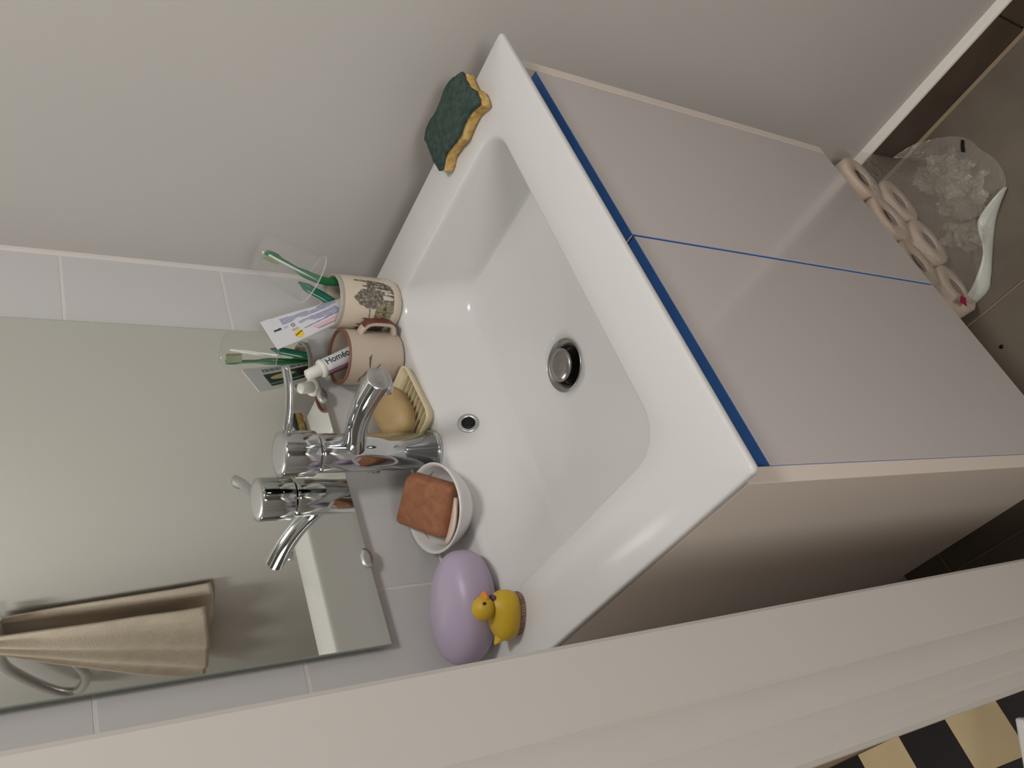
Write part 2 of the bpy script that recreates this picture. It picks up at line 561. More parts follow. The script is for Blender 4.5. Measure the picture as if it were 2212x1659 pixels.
# drain
dr = lathe('drain', [(0.0318, -0.010), (0.0325, 0.0010), (0.0318, 0.0019), (0.0302, 0.0014), (0.0262, -0.0022), (0.0232, -0.0060), (0.0222, -0.011), (0.019, -0.012), (0.008, -0.0125)], DC, 'drain_metal', bs, n=64)
lathe('drain_plug', [(0.0190, -0.012), (0.0192, 0.0030), (0.0198, 0.0038), (0.0203, 0.0052), (0.0203, 0.0070), (0.0192, 0.0084), (0.012, 0.0092), (0.004, 0.0094)], DC, 'drain_metal', dr, n=56)
# overflow
OC = Vector((-0.2905, -0.0538, -0.0315))
on = Vector((0.0, -0.876, 0.482)).normalized()
ov = lathe('overflow_ring', [(0.0085, -0.004), (0.0085, 0.0012), (0.0092, 0.0022), (0.0108, 0.0026), (0.0128, 0.0022), (0.0138, 0.0010), (0.0140, -0.003)], OC, 'chrome_soft', bs, axis=on, n=48, cap0=False, cap1=False)
lathe('overflow_hole', [(0.0084, -0.004), (0.0084, 0.0006), (0.004, 0.0006)], OC, 'dark_hole', ov, axis=on, n=32)
# pale sealant where the basin meets the tiles
loft('sealant', [[Vector((x, 0.0560, -0.004)), Vector((x, 0.0560, 0.0035)), Vector((x, 0.0515, 0.0006)), Vector((x, 0.0515, -0.004))] for x in (-0.598, -0.002)], 'caulk', bs, smooth=False)

# ------------------------------------------------------------------ vanity cabinet
cb = thing('vanity_cabinet', 'white two-door vanity cabinet with blue door edges hung under the washbasin', 'cabinet', (-0.30, -0.17, -0.611))
CF, CB_, CT = -0.390, 0.054, -0.0182
HB = -0.611
box('side_panel', (-0.597, CF, HB), (-0.581, CB_, CT), 'panel_white', cb, bevel=0.0006, seg=1)
box('side_panel', (-0.0185, CF, HB), (-0.0025, CB_, CT), 'panel_white', cb, bevel=0.0006, seg=1)
box('bottom_panel', (-0.581, CF + 0.022, HB), (-0.0185, CB_, HB + 0.016), 'panel_white', cb)
box('back_panel', (-0.581, CB_ - 0.012, HB + 0.016), (-0.0185, CB_, CT), 'cabinet_dark', cb)
box('front_rail', (-0.581, CF + 0.024, -0.115), (-0.0185, CF + 0.036, CT - 0.003), 'cabinet_dark', cb)
for x0, x1, zt in ((-0.5807, -0.3022, -0.0572), (-0.2995, -0.0200, -0.0566)):
    d = box('door', (x0 + 0.0005, CF, HB + 0.001), (x1 - 0.0005, CF + 0.0178, zt - 0.0006), 'lacquer', cb, bevel=0.0008, seg=2)
    # blue edging: a thin band along the top and both upright edges
    box('top_edging', (x0 + 0.0004, CF + 0.0009, zt - 0.001), (x1 - 0.0004, CF + 0.0176, zt), 'blue_edge', d, label='blue edging band')
    box('side_edging', (x0, CF + 0.0012, HB + 0.002), (x0 + 0.0008, CF + 0.0176, zt - 0.001), 'blue_edge', d, label='blue edging band')
    box('side_edging', (x1 - 0.0008, CF + 0.0012, HB + 0.002), (x1, CF + 0.0176, zt - 0.001), 'blue_edge', d, label='blue edging band')
box('door_buffer', (-0.3004, CF + 0.0025, -0.0578), (-0.2997, CF + 0.017, -0.0562), 'panel_white', cb)

# ------------------------------------------------------------------ mirror
MY = 0.0420
mi = thing('wall_mirror', 'frameless rectangular mirror hung on the white tiles above the tap', 'mirror', (-0.294, 0.0546, 0.1015))
box('mirror_glass', (-0.5184, MY, 0.1015), (-0.0698, MY + 0.0045, 0.80), 'mirror_silver', mi)
box('polished_edge', (-0.5192, MY + 0.0002, 0.1012), (-0.5184, MY + 0.0045, 0.80), 'mirror_edge', mi)
box('polished_edge', (-0.0698, MY + 0.0002, 0.1012), (-0.0690, MY + 0.0045, 0.80), 'mirror_edge', mi)
box('back_spacer', (-0.42, MY + 0.0045, 0.25), (-0.16, 0.0547, 0.70), 'panel_white', mi)
for x in (-0.4135, -0.175):
    lathe('mirror_clip', [(0.0128, 0.0), (0.0128, 0.0142), (0.0118, 0.0152), (0.004, 0.0154)], (x, 0.0546, 0.1035), 'chrome_soft', mi, axis=(0, -1, 0), n=32, sy=0.55, u=(1, 0, 0))

# ------------------------------------------------------------------ tap
TX, TY = -0.298, -0.006
tp = thing('basin_tap', 'tall chrome single-lever mixer tap on the back ledge of the basin', 'tap', (TX, TY, 0))
lathe('base_flange', [(0.0262, 0.0), (0.0268, 0.001), (0.0268, 0.0050), (0.0258, 0.0062), (0.0235, 0.0064)], (TX, TY, 0), 'chrome', tp, n=64)
bd = lathe('tap_body', [(0.0232, 0.004), (0.0232, 0.150), (0.0228, 0.1535), (0.0215, 0.1545)], (TX, TY, 0), 'chrome', tp, n=72)
ax = Vector((0.0, -0.04, 1)).normalized()
cp = lathe('tap_cap', [(0.0215, 0.1545), (0.0222, 0.1560), (0.0262, 0.1580), (0.0266, 0.1590), (0.0266, 0.1965), (0.0258, 0.1984)], (TX, TY, 0), 'chrome', tp, n=72)
lathe('cap_disc', [(0.0256, 0.1975), (0.0250, 0.1988), (0.018, 0.1992), (0.006, 0.1994)], (TX, TY, 0), 'chrome_soft', cp, n=56)
# spout: leaves the body low and rises towards the viewer, cut square at the end
sp = catmull([(TX, TY - 0.008, 0.1120), (TX - 0.0005, TY - 0.030, 0.1165), (TX - 0.002, TY - 0.065, 0.1265), (TX - 0.005, TY - 0.105, 0.1330), (TX - 0.008, TY - 0.149, 0.1345)], 8)
n_ = len(sp)
spo = tube('spout', sp, [(0.0128 + 0.0035 * (1 - smoothstep(i / (n_ * 0.35))) + 0.0016 * smoothstep((i - 0.5 * n_) / (0.5 * n_)), 0.0128 + 0.0035 * (1 - smoothstep(i / (n_ * 0.35))) + 0.0010 * smoothstep((i - 0.5 * n_) / (0.5 * n_))) for i in range(n_)], 'chrome', tp, n=36)
setsmooth(spo, 40)
lathe('aerator', [(0.0082, 0.0), (0.0082, 0.009), (0.0074, 0.0098), (0.0066, 0.0100), (0.0060, 0.006), (0.002, 0.006)], (TX - 0.0074, TY - 0.134, 0.1245), 'chrome_soft', spo, axis=(0, -0.10, -1), n=32)
setsmooth(lathe('spout_end', [(0.0136, -0.001), (0.0136, 0.0012), (0.0128, 0.0018), (0.004, 0.0018)], (TX - 0.008, TY - 0.149, 0.1345), 'chrome_soft', spo, axis=(-0.06, -1, 0.09), n=36), 40)
# lever
lv = catmull([(TX + 0.012, TY - 0.012, 0.1880), (TX + 0.020, TY - 0.024, 0.1915), (TX + 0.036, TY - 0.038, 0.1905), (TX + 0.056, TY - 0.055, 0.1918), (TX + 0.072, TY - 0.069, 0.1965)], 7)
n_ = len(lv)
tube('lever', lv, [(0.0066 + 0.0016 * (i / n_), 0.0056 - 0.0012 * (i / n_)) for i in range(n_)], 'chrome', tp, n=24)
lathe('lever_collar', [(0.0078, -0.004), (0.0078, 0.004), (0.0068, 0.0055), (0.0055, 0.006)], (TX + 0.0165, TY - 0.0185, 0.1895), 'chrome', tp, axis=(0.6, -0.75, 0.15), n=28)
# pop-up rod behind
pr = tube('lift_rod', [(TX - 0.003, TY + 0.0275, 0.0), (TX - 0.004, TY + 0.0285, 0.030), (TX - 0.006, TY + 0.030, 0.0660)], 0.0022, 'chrome', tp, n=14)
lathe('rod_knob', [(0.0028, -0.003), (0.0052, -0.001), (0.0058, 0.003), (0.0050, 0.0065), (0.002, 0.008)], (TX - 0.0062, TY + 0.0300, 0.066), 'chrome', pr, n=24)

# ------------------------------------------------------------------ mugs
def mug_profile(r, h, t, foot=0.004):
    return [(r * 0.80, 0.0), (r * 0.84, 0.0003), (r * 0.90, foot * 0.6), (r * 0.975, foot * 2.2), (r, foot * 3.4), (r, h - 0.003), (r - 0.0004, h - 0.0008), (r - t * 0.5, h), (r - t + 0.0003, h - 0.001), (r - t, h - 0.004), (r - t, 0.010), (r * 0.8, 0.006), (r * 0.3, 0.0055)]

M1 = Vector((-0.0690, -0.0275, 0.0))
M1r, M1h = 0.0365, 0.0905
mg = thing('cream_mug', 'cream china mug with a grey engraving of an old town, nearest the side wall', 'mug', tuple(M1))
lathe('mug_body', mug_profile(M1r, M1h, 0.0036), M1, 'cream_china', mg, n=72)
lathe('rim_band', [(M1r + 0.0002, M1h - 0.0060), (M1r + 0.0003, M1h - 0.003), (M1r - 0.0002, M1h - 0.0006), (M1r - 0.0018, M1h + 0.0003), (M1r - 0.0034, M1h - 0.0008), (M1r - 0.0038, M1h - 0.006)], M1, 'grey_rim', mg, n=72, cap0=False, cap1=False, label='pale grey rim band')
castle = [(660, 660), (720, 600), (760, 540), (830, 460), (920, 470), (930, 420), (840, 395), (840, 380), (935, 375), (920, 305), (680, 280), (660, 255), (920, 262), (1100, 262), (1300, 300), (1430, 350), (1470, 420), (1540, 560), (1570, 710), (1545, 800), (1400, 830), (1250, 860), (1150, 880), (1090, 925), (1020, 890), (930, 910), (880, 850), (800, 845), (760, 770), (700, 720)]
castle_gaps = [[(1090, 370), (1180, 380), (1180, 400), (1090, 395)], [(1100, 425), (1200, 440), (1210, 470), (1110, 455)], [(1210, 450), (1450, 470), (1440, 500), (1220, 490)], [(1310, 505), (1440, 515), (1510, 550), (1500, 570), (1310, 555)], [(1280, 580), (1420, 600), (1510, 640), (1490, 690), (1310, 690), (1270, 630)]]
houses = [(1140, 880), (1250, 770), (1360, 780), (1530, 800), (1545, 960), (1500, 1000), (1470, 1100), (1430, 1180), (1100, 1180), (1130, 990)]
hull = [(1100, 1210), (1200, 1260), (1270, 1180), (1430, 1160), (1400, 1270), (1360, 1360), (1340, 1410), (960, 1440), (800, 1400), (720, 1370), (890, 1350), (980, 1340)]
def h2(x, y):
    return noise.noise(Vector((x * 0.02, y * 0.02, 1.7)))
def mug_colour(u, v):
    a = math.radians(-80 + 165 * u)
    dth = a
    y = 805 - 645 * math.sin(dth)
    z = v * 0.068 + 0.006
    x = 1740 - z / 0.0905 * 1340 - 160 * (1 - math.cos(dth))
    n = h2(x, y) + 0.5 * h2(2.7 * x, 2.7 * y) + 0.35 * h2(6 * x, 6 * y)
    jx, jy = x + 18 * h2(y * 2, x * 2), y + 18 * h2(x * 3, y * 3)
    if inpoly(jx, jy, hull):
        k = 0.34 + 0.06 * n; return (k + 0.03, k - 0.01, k - 0.05)
    if inpoly(jx, jy, houses):
        for cx, cy, r in ((1330, 900, 42), (1150, 1080, 22), (1310, 1030, 28), (1135, 1140, 20), (1300, 1110, 24)):
            if (x - cx) ** 2 + (y - cy) ** 2 < r * r: return (0.30, 0.27, 0.22)
        if abs(x - 1350) < 10 or abs(y - 980) < 7: return (0.36, 0.33, 0.26)
        k = 0.52 + 0.10 * n; return (k + 0.02, k - 0.01, k - 0.12)
    for g in castle_gaps:
        if inpoly(x, y, g): return None
    if inpoly(jx, jy, castle):
        if n > 0.60: return None
        k = 0.45 + 0.20 * n
        if y < 450: k -= 0.05
        return (k + 0.01, k - 0.015, k - 0.055)
    if 1000 < x < 1024 and 900 < y < 1230: return (0.50, 0.45, 0.38)
    if ((x - 940) / 68) ** 2 + ((y - 1150) / 20) ** 2 < 1: return (0.42, 0.36, 0.28)
    if ((x - 830) / 70) ** 2 + ((y - 1290) / 16) ** 2 < 1: return (0.38, 0.33, 0.25)
    if 880 < x < 1090 and abs(y - (1250 + (x - 990) * -0.12)) < 8: return (0.46, 0.41, 0.34)
    if 1430 < x < 1470 and 1180 < y < 1330 and n > -0.05: return (0.66, 0.58, 0.48)
    return None
def mug_pos(u, v):
    a = math.radians(225 - 80 + 165 * u)
    z = v * 0.068 + 0.006
    r = M1r + 0.00025
    return M1 + Vector((r * math.cos(a), r * math.sin(a), max(z, 0.0142)))
print_patch('engraving', 190, 96, mug_pos, lambda u, v: mug_colour(u, v) if v * 0.068 + 0.006 > 0.0145 else None, 'printed_china', mg)

M2 = Vector((-0.1328, 0.0108, 0.0))
M2r, M2h = 0.0372, 0.0810
m2 = thing('beige_mug', 'beige stoneware mug with a red-brown rim and angular handle, beside the tap', 'mug', tuple(M2))
lathe('mug_body', mug_profile(M2r, M2h, 0.0030, 0.0015), M2, 'beige_china', m2, n=72)
lathe('rim_band', [(M2r + 0.0003, M2h - 0.0026), (M2r + 0.0002, M2h - 0.0006), (M2r - 0.0015, M2h + 0.0004), (M2r - 0.0030, M2h - 0.0008), (M2r - 0.0033, M2h - 0.0036)], M2, 'brown_rim', m2, n=72, cap0=False, cap1=False, label='red-brown rim line')
# handle: a broad angular strap pointing at the viewer's right
hd = Vector((0.40, -0.917, 0)).normalized()
hs = Vector((-hd.y, hd.x, 0))
hp = [(M2r - 0.002, 0.0590), (M2r + 0.006, 0.0560), (M2r + 0.0135, 0.0480), (M2r + 0.0148, 0.0300), (M2r + 0.0125, 0.0160), (M2r - 0.001, 0.0100)]
hp = catmull([(a, 0, b) for a, b in hp], 5)
loops = []
for i, p in enumerate(hp):
    t = (hp[min(i + 1, len(hp) - 1)] - hp[max(i - 1, 0)]).normalized()
    nrm = Vector((t.z, 0, -t.x))
    lp = []
    for k in range(16):
        a = 2 * PI * k / 16
        ca, sa = math.cos(a), math.sin(a)
        sx = 0.0066 * math.copysign(abs(ca) ** 0.6, ca)
        sn = 0.0036 * math.copysign(abs(sa) ** 0.6, sa)
        q = p + nrm * sn
        lp.append(M2 + hd * q.x + hs * sx + Vector((0, 0, q.z)))
    loops.append(lp)
hnd = loft('handle', loops, 'beige_china', m2)
# red-brown strip down the outer face of the handle
loops = []
for i, p in enumerate(hp[6:-4]):
    j = i + 6
    t = (hp[min(j + 1, len(hp) - 1)] - hp[max(j - 1, 0)]).normalized()
    nrm = Vector((t.z, 0, -t.x))
    if nrm.x < 0: nrm = -nrm
    q = p + nrm * 0.0039
    q2 = p + nrm * 0.0026
    loops.append([M2 + hd * q2.x - hs * 0.0068 + Vector((0, 0, q2.z)), M2 + hd * q.x - hs * 0.0060 + Vector((0, 0, q.z)), M2 + hd * q.x + hs * 0.0060 + Vector((0, 0, q.z)), M2 + hd * q2.x + hs * 0.0068 + Vector((0, 0, q2.z))])
loft('handle_strip', loops, 'red_brown', hnd, smooth=False, label='red-brown strip on the handle')
# brushed dark strokes on the body
def stroke(pts, wd):
    V, F = [], []
    for i, (a, z) in enumerate(pts):
        a = math.radians(a)
        ww = wd * (0.35 + 0.65 * math.sin(PI * (i + 0.5) / len(pts)))
        for s in (-1, 1):
            V.append(M2 + Vector(((M2r + 0.0003) * math.cos(a), (M2r + 0.0003) * math.sin(a), z + s * ww)))
    for i in range(len(pts) - 1):
        F.append((2 * i, 2 * i + 1, 2 * i + 3, 2 * i + 2))
    return V, F
V, F = [], []
def arc(a0, z0, a1, z1, bend, n=12):
    return [(a0 + (a1 - a0) * k / (n - 1), z0 + (z1 - z0) * k / (n - 1) + bend * math.sin(PI * k / (n - 1))) for k in range(n)]
for pts, wd in ((arc(236, 0.0500, 208, 0.0510, 0.0015), 0.0011), (arc(217, 0.0365, 203, 0.0430, 0.0005), 0.0010), (arc(203, 0.0430, 190, 0.0500, -0.001), 0.0014), (arc(209, 0.0395, 196, 0.0400, 0.001), 0.0008),
                (arc(201, 0.0550, 180, 0.0620, -0.0015), 0.0010), (arc(196, 0.0470, 178, 0.0480, 0.002), 0.0013), (arc(190, 0.0430, 172, 0.0500, 0.001), 0.0012), (arc(182, 0.0600, 168, 0.0590, 0.001), 0.0009), (arc(232, 0.0525, 224, 0.0530, 0.0004), 0.0006)):
    v, f = stroke(pts, wd)
    F += [tuple(i + len(V) for i in q) for q in f]
    V += v
link('brush_strokes', mesh(V, F), 'dark_line', m2)

# ------------------------------------------------------------------ toothpaste tubes
# tube standing crimp up in the cream mug
A = Vector((-0.0950, -0.0060, 0.1800)); B = Vector((-0.1340, -0.0025, 0.1610))
mid = (A + B) / 2
bot = Vector((-0.0570, -0.0350, 0.0150))
acr = (A - B).normalized()
dn = (bot - mid).normalized()
acr = (acr - dn * acr.dot(dn)).normalized()
nf = acr.cross(dn).normalized()
if nf.dot(Vector(CAM) - mid) < 0: nf = -nf
Ltube = (bot - mid).length
HW = 0.0218
t1 = thing('toothpaste_tube', 'white flat toothpaste tube with lilac print and yellow dot in the cream mug', 'toothpaste', tuple(bot))
def tsec(s):
    # half width, half thickness along the tube, s = 0 crimp .. 1 shoulder
    k = smoothstep(s * 0.95)
    return HW * (1 - 0.36 * k), 0.0007 + 0.0115 * k
def tpt(s, u, off=0.0, side=1):
    hw, ht = tsec(s)
    # superellipse front surface
    x = max(-1, min(1, u))
    y = (1 - abs(x) ** 2.4) ** (1 / 2.0) if abs(x) < 1 else 0
    return mid + dn * (Ltube * 0.86 * s) + acr * (hw * x) + nf * side * (ht * y + off)
loops = []
for i in range(15):
    s = i / 14
    lp = []
    for k in range(40):
        u = math.cos(2 * PI * k / 40)
        lp.append(tpt(s, u, 0, 1 if k <= 20 else -1))
    loops.append(lp)
tb = loft('tube_body', loops, 'tube_white', t1)
# crimped end
bxM = Matrix((( *[acr[i] for i in range(0)],),)) if False else None
V = []
for s0, th in ((-0.036, 0.0006), (0.060, 0.0010)):
    for u in (-1.0, 1.0):
        for sd in (-1, 1):
            V.append(mid + dn * (Ltube * 0.86 * s0) + acr * (HW * u) + nf * (sd * th))
link('crimp', mesh(V, [(0, 1, 3, 2), (4, 5, 7, 6), (0, 1, 5, 4), (2, 3, 7, 6), (0, 2, 6, 4), (1, 3, 7, 5)]), 'tube_white', t1, smooth=False)
lathe('cap', [(0.0095, 0.0), (0.0100, 0.001), (0.0085, 0.012), (0.007, 0.0125)], mid + dn * (Ltube * 0.86), 'cap_white', t1, axis=dn, n=28)
Q = [(245, 795), (745, 1370), (1880, 190), (1750, 800)]
def tube_px(s, u):
    # s along, u from -1 (lower edge B) .. 1 (upper edge A); photo-crop style design coordinates
    k = (1 - u) / 2
    v = s / 0.66
    x0 = Q[0][0] + (Q[2][0] - Q[0][0]) * v; y0 = Q[0][1] + (Q[2][1] - Q[0][1]) * v
    x1 = Q[1][0] + (Q[3][0] - Q[1][0]) * v; y1 = Q[1][1] + (Q[3][1] - Q[1][1]) * v
    return x0 + (x1 - x0) * k, y0 + (y1 - y0) * k
text1 = [(600, 750), (770, 680), (900, 660), (1000, 600), (1140, 545), (1370, 500), (1450, 440), (1560, 350), (1900, 210), (1880, 320), (1500, 520), (1250, 640), (1000, 700), (860, 790), (690, 880)]
text2 = [(1010, 800), (1220, 690), (1500, 560), (1800, 410), (1850, 600), (1480, 720), (1300, 760), (1230, 740), (1030, 835)]
def tube_colour(uu, vv):
    s, u = 0.02 + vv * 0.72, -0.97 + uu * 1.94
    x, y = tube_px(s, u)
    n = h2(x * 4, y * 4)
    if inpoly(x, y, [(500, 1010), (640, 940), (675, 972), (530, 1045)]): return (0.22, 0.21, 0.34)
    d = math.hypot(x - 1010, y - 1060)
    if d < 82:
        if abs((y - 1060) + 1.1 * (x - 1000)) < 20 and y < 1110: return (0.45, 0.30, 0.18)
        return (0.90, 0.78, 0.25)
    if 22 < math.hypot(x - 895, y - 868) < 42: return (0.45, 0.45, 0.58)
    if inpoly(x, y, [(870, 975), (980, 915), (1010, 940), (900, 1005)]): return (0.66, 0.66, 0.74)
    if inpoly(x, y, [(700, 930), (780, 890), (800, 915), (720, 955)]): return (0.70, 0.70, 0.78)
    t = (y + 0.44 * x)
    if inpoly(x, y, text1) or inpoly(x, y, text2):
        if (t % 44) < 27 and n > -0.45: return (0.56, 0.57, 0.70)
        return None
    if inpoly(x, y, [(1250, 925), (1780, 640), (1760, 740), (1330, 955)]): return (0.85, 0.70, 0.74)
    if x > 1110 and abs((y - 945) + (x - 1110) * 0.53) < 9: return (0.55, 0.50, 0.62)
    if x > 1330 and abs((y - 960) + (x - 1340) * 0.52) < 12: return (0.62, 0.52, 0.60)
    return None
def tube_pos(uu, vv):
    s, u = 0.02 + vv * 0.72, -0.97 + uu * 1.94
    return tpt(s, u, 0.00045, 1)
print_patch('front_print', 84, 150, tube_pos, tube_colour, 'printed_tube', tb)
# green label on the far side, seen in the mirror
def back_colour(uu, vv):
    u, v = uu, vv
    if 0.08 < u < 0.34 and 0.14 < v: 
        if 0.12 < u < 0.27 and v > 0.18 and ((v * 26) % 1.0) < 0.62 and h2(u * 900, v * 2600) > -0.35: return (0.34, 0.38, 0.36)
        return None
    if 0.36 < u < 0.90 and v > 0.16:
        if ((u - 0.56 + 0.10 * (v - 0.4)) / 0.10) ** 2 + ((v - 0.42) / 0.20) ** 2 < 1: return (0.80, 0.70, 0.52)
        if 0.78 < u < 0.83 and ((v * 30) % 1.0) < 0.7: return (0.62, 0.68, 0.62)
        return (0.12, 0.24, 0.18) if v < 0.66 else (0.09, 0.10, 0.12)
    return None
print_patch('back_print', 60, 90, lambda uu, vv: tpt(0.02 + vv * 0.72, 0.95 - uu * 1.90, 0.00045, -1), back_colour, 'printed_tube', tb)

# tube standing cap up in the beige mug
T = Vector((-0.1530, 0.0285, 0.1240)); Bq = Vector((-0.1115, -0.0050, 0.0100))
da = (Bq - T).normalized()
t2 = thing('cap_up_toothpaste', 'slim toothpaste tube with a white screw cap standing in the beige mug', 'toothpaste', tuple(Bq))
lathe('screw_cap', [(0.0060, 0.0), (0.0071, 0.0008), (0.0082, 0.019), (0.0078, 0.0202)], T, 'cap_white', t2, axis=da, n=36)
lathe('shoulder', [(0.0078, 0.0195), (0.0118, 0.0202), (0.0126, 0.0222), (0.0126, 0.0252), (0.0116, 0.0262)], T, 'cap_white', t2, axis=da, n=40)
Lb = (Bq - T).length
side = da.cross(Vector((0, 0, 1))).normalized()
face = side.cross(da).normalized()
view = (Vector(CAM) - (T + Bq) / 2)
view = (view - da * view.dot(da)).normalized()
lft = da.cross(view).normalized()
def b2(s, ang, off=0.0):
    # s metres from the cap tip; ang from the viewer-facing direction
    k = (s - 0.0255) / (Lb - 0.0255)
    r1 = 0.0118 + 0.002 * k; r2 = 0.0118 - 0.0085 * smoothstep(k)
    return T + da * s + lft * ((r1 + off) * math.sin(ang)) + view * ((r2 + off) * math.cos(ang))
loops = [[b2(0.0255 + (Lb - 0.0255) * i / 10, 2 * PI * k / 40) for k in range(40)] for i in range(11)]
tb2 = loft('tube_body', loops, 'tube_white', t2)
def band(a0, a1):
    V, F = [], []
    for i in range(12):
        s = 0.0262 + (Lb - 0.03) * i / 11
        for k in range(9):
            V.append(b2(s, a0 + (a1 - a0) * k / 8, 0.00025))
    for i in range(11):
        for k in range(8):
            F.append((i * 9 + k, i * 9 + k + 1, (i + 1) * 9 + k + 1, (i + 1) * 9 + k))
    return mesh(V, F)
sgn = 1 if (b2(0.04, 0.6) - b2(0.04, -0.6)).dot(Vector(R[1])) > 0 else -1    # +ang towards the picture's foot
link('mauve_band', band(sgn * 0.50, sgn * 0.95), 'stripe_mauve', tb2, label='mauve band')
link('purple_band', band(sgn * 0.98, sgn * 1.60), 'stripe_purple', tb2, label='dark purple band')
fc = bpy.data.curves.new('lettering', 'FONT')
fc.body = 'Hom\u00e9o'
fc.size = 0.0122
fc.offset = 0.00022
fc.resolution_u = 4
fo = bpy.data.objects.new('lettering_tmp', fc)
C.objects.link(fo)
dg = bpy.context.evaluated_depsgraph_get()
tm = bpy.data.meshes.new_from_object(fo.evaluated_get(dg))
bpy.data.objects.remove(fo)
bm = bmesh.new(); bm.from_mesh(tm)
bmesh.ops.subdivide_edges(bm, edges=[e for e in bm.edges if e.calc_length() > 0.0015], cuts=1)
for v in bm.verts:
    s = 0.0275 + v.co.x * 0.98
    ang = sgn * (-0.18 - v.co.y / 0.0118)
    v.co = b2(s, ang, 0.0004)
bm.to_mesh(tm); bm.free()
link('lettering', tm, 'letter_dark', tb2, label='dark printed lettering', smooth=False)

# ------------------------------------------------------------------ toothbrushes and the plastic cup over them
tbh = thing('toothbrush', 'green toothbrush with its head up under the clear plastic cup', 'toothbrush', (-0.070, -0.030, 0.012))
pts = catmull([(-0.0470, -0.0460, 0.0140), (-0.0475, -0.0435, 0.0600), (-0.0478, -0.0420, 0.0960), (-0.0440, -0.0470, 0.1240), (-0.0385, -0.0550, 0.1460), (-0.0345, -0.0615, 0.1640), (-0.0320, -0.0665, 0.1800)], 6)
n_ = len(pts)
rad = []
for i in range(n_):
    k = i / (n_ - 1)
    if k < 0.50: a, b = 0.0062, 0.0042
    elif k < 0.64:
        q = smoothstep((k - 0.50) / 0.14); a, b = 0.0062 - 0.0034 * q, 0.0042 - 0.0018 * q
    elif k < 0.80: a, b = 0.0028, 0.0024
    elif k < 0.86:
        q = smoothstep((k - 0.80) / 0.06); a, b = 0.0028 + 0.0027 * q, 0.0024
    else: a, b = 0.0055 * (1 - 0.25 * smoothstep((k - 0.95) / 0.05)), 0.0024
    rad.append((a, b))
tube('handle', pts, rad, 'brush_green', tbh, n=20)
hv = (pts[-1] - pts[-9]).normalized()
wall = Vector((0.35, 0.75, -0.1)); wall = (wall - hv * wall.dot(hv)).normalized()
sd = hv.cross(wall).normalized()
c = pts[-1] - hv * 0.012 + wall * 0.006
V = []
for a in (-0.0105, 0.0105):
    for s in (-0.0045, 0.0045):
        for q in (-0.005, 0.005):
            V.append(c + hv * a + sd * s + wall * q)
br = link('bristles', mesh(V, [(0, 1, 3, 2), (4, 5, 7, 6), (0, 1, 5, 4), (2, 3, 7, 6), (0, 2, 6, 4), (1, 3, 7, 5)]), 'bristle_green', tbh, smooth=False)
tb3 = thing('spare_toothbrush', 'teal green toothbrush with only its rounded handle end showing above the cream mug', 'toothbrush', (-0.0820, -0.0430, 0.012))
pts = catmull([(-0.0850, -0.0030, 0.0120), (-0.0700, -0.0080, 0.0600), (-0.0540, -0.0170, 0.0900), (-0.0450, -0.0220, 0.1120), (-0.0380, -0.0265, 0.1270)], 7)
n_ = len(pts)
tube('handle', pts, [(0.0018 + 0.0048 * smoothstep(min(i / 3, (n_ - 1 - i) / 6 + 0.02)), 0.0012 + 0.0030 * smoothstep(min(i / 3, (n_ - 1 - i) / 6 + 0.02))) for i in range(n_)], 'brush_teal', tb3, n=20)

cupb = Vector((-0.0160, -0.0550, 0.1860)); cupm = Vector((-0.0440, -0.0390, 0.1120))
ca = (cupm - cupb).normalized(); Lc = (cupm - cupb).length
pc = thing('plastic_cup', 'clear plastic cup turned over the toothbrush heads against the side wall', 'cup', tuple(cupb))
lathe('cup_wall', [(0.003, 0.0004), (0.0190, 0.0004), (0.0228, 0.0016), (0.0248, 0.0050), (0.0262, 0.0120), (0.0335, Lc - 0.002), (0.0342, Lc)], cupb, 'clear_cup', pc, axis=ca, n=64, cap0=True, cap1=False)
lathe('cup_lip', [(0.0336, Lc - 0.0012), (0.0350, Lc - 0.0012), (0.0353, Lc + 0.0002), (0.0336, Lc + 0.0003)], cupb, 'clear_lip', pc, axis=ca, n=64, cap0=False, cap1=False)

# ------------------------------------------------------------------ cream soap dish with amber soap
dc = Vector((-0.2275, -0.0010, 0.0)); ang = math.radians(9)
def dloc(x, y, z):
    return dc + Vector((x * math.cos(ang) - y * math.sin(ang), x * math.sin(ang) + y * math.cos(ang), z))
sd_ = thing('ribbed_soap_dish', 'cream plastic soap dish with raised ribs, between the beige mug and the tap', 'soap dish', tuple(dc))
def dl(hx, hy, r, z):
    return [dloc(p.x, p.y, z) for p in rrect(-hx, hx, -hy, hy, r, 0, 8, 8)]
loft('dish_tray', [dl(0.044, 0.030, 0.012, 0.0), dl(0.0490, 0.0360, 0.014, 0.010), dl(0.0505, 0.0375, 0.014, 0.0145), dl(0.0495, 0.0365, 0.0135, 0.0152), dl(0.0470, 0.0340, 0.013, 0.0140), dl(0.0420, 0.0290, 0.011, 0.0050)], 'dish_cream', sd_)
for k in range(8):
    x = -0.034 + 0.0098 * k
    loops = [[dloc(x - 0.0012, y, 0.005), dloc(x - 0.0008, y, zt), dloc(x + 0.0008, y, zt), dloc(x + 0.0012, y, 0.005)] for y, zt in ((-0.0330, 0.0080), (-0.0290, 0.0100), (0.0290, 0.0100), (0.0330, 0.0080))]
    loft('rib', loops, 'dish_cream', sd_, smooth=False)

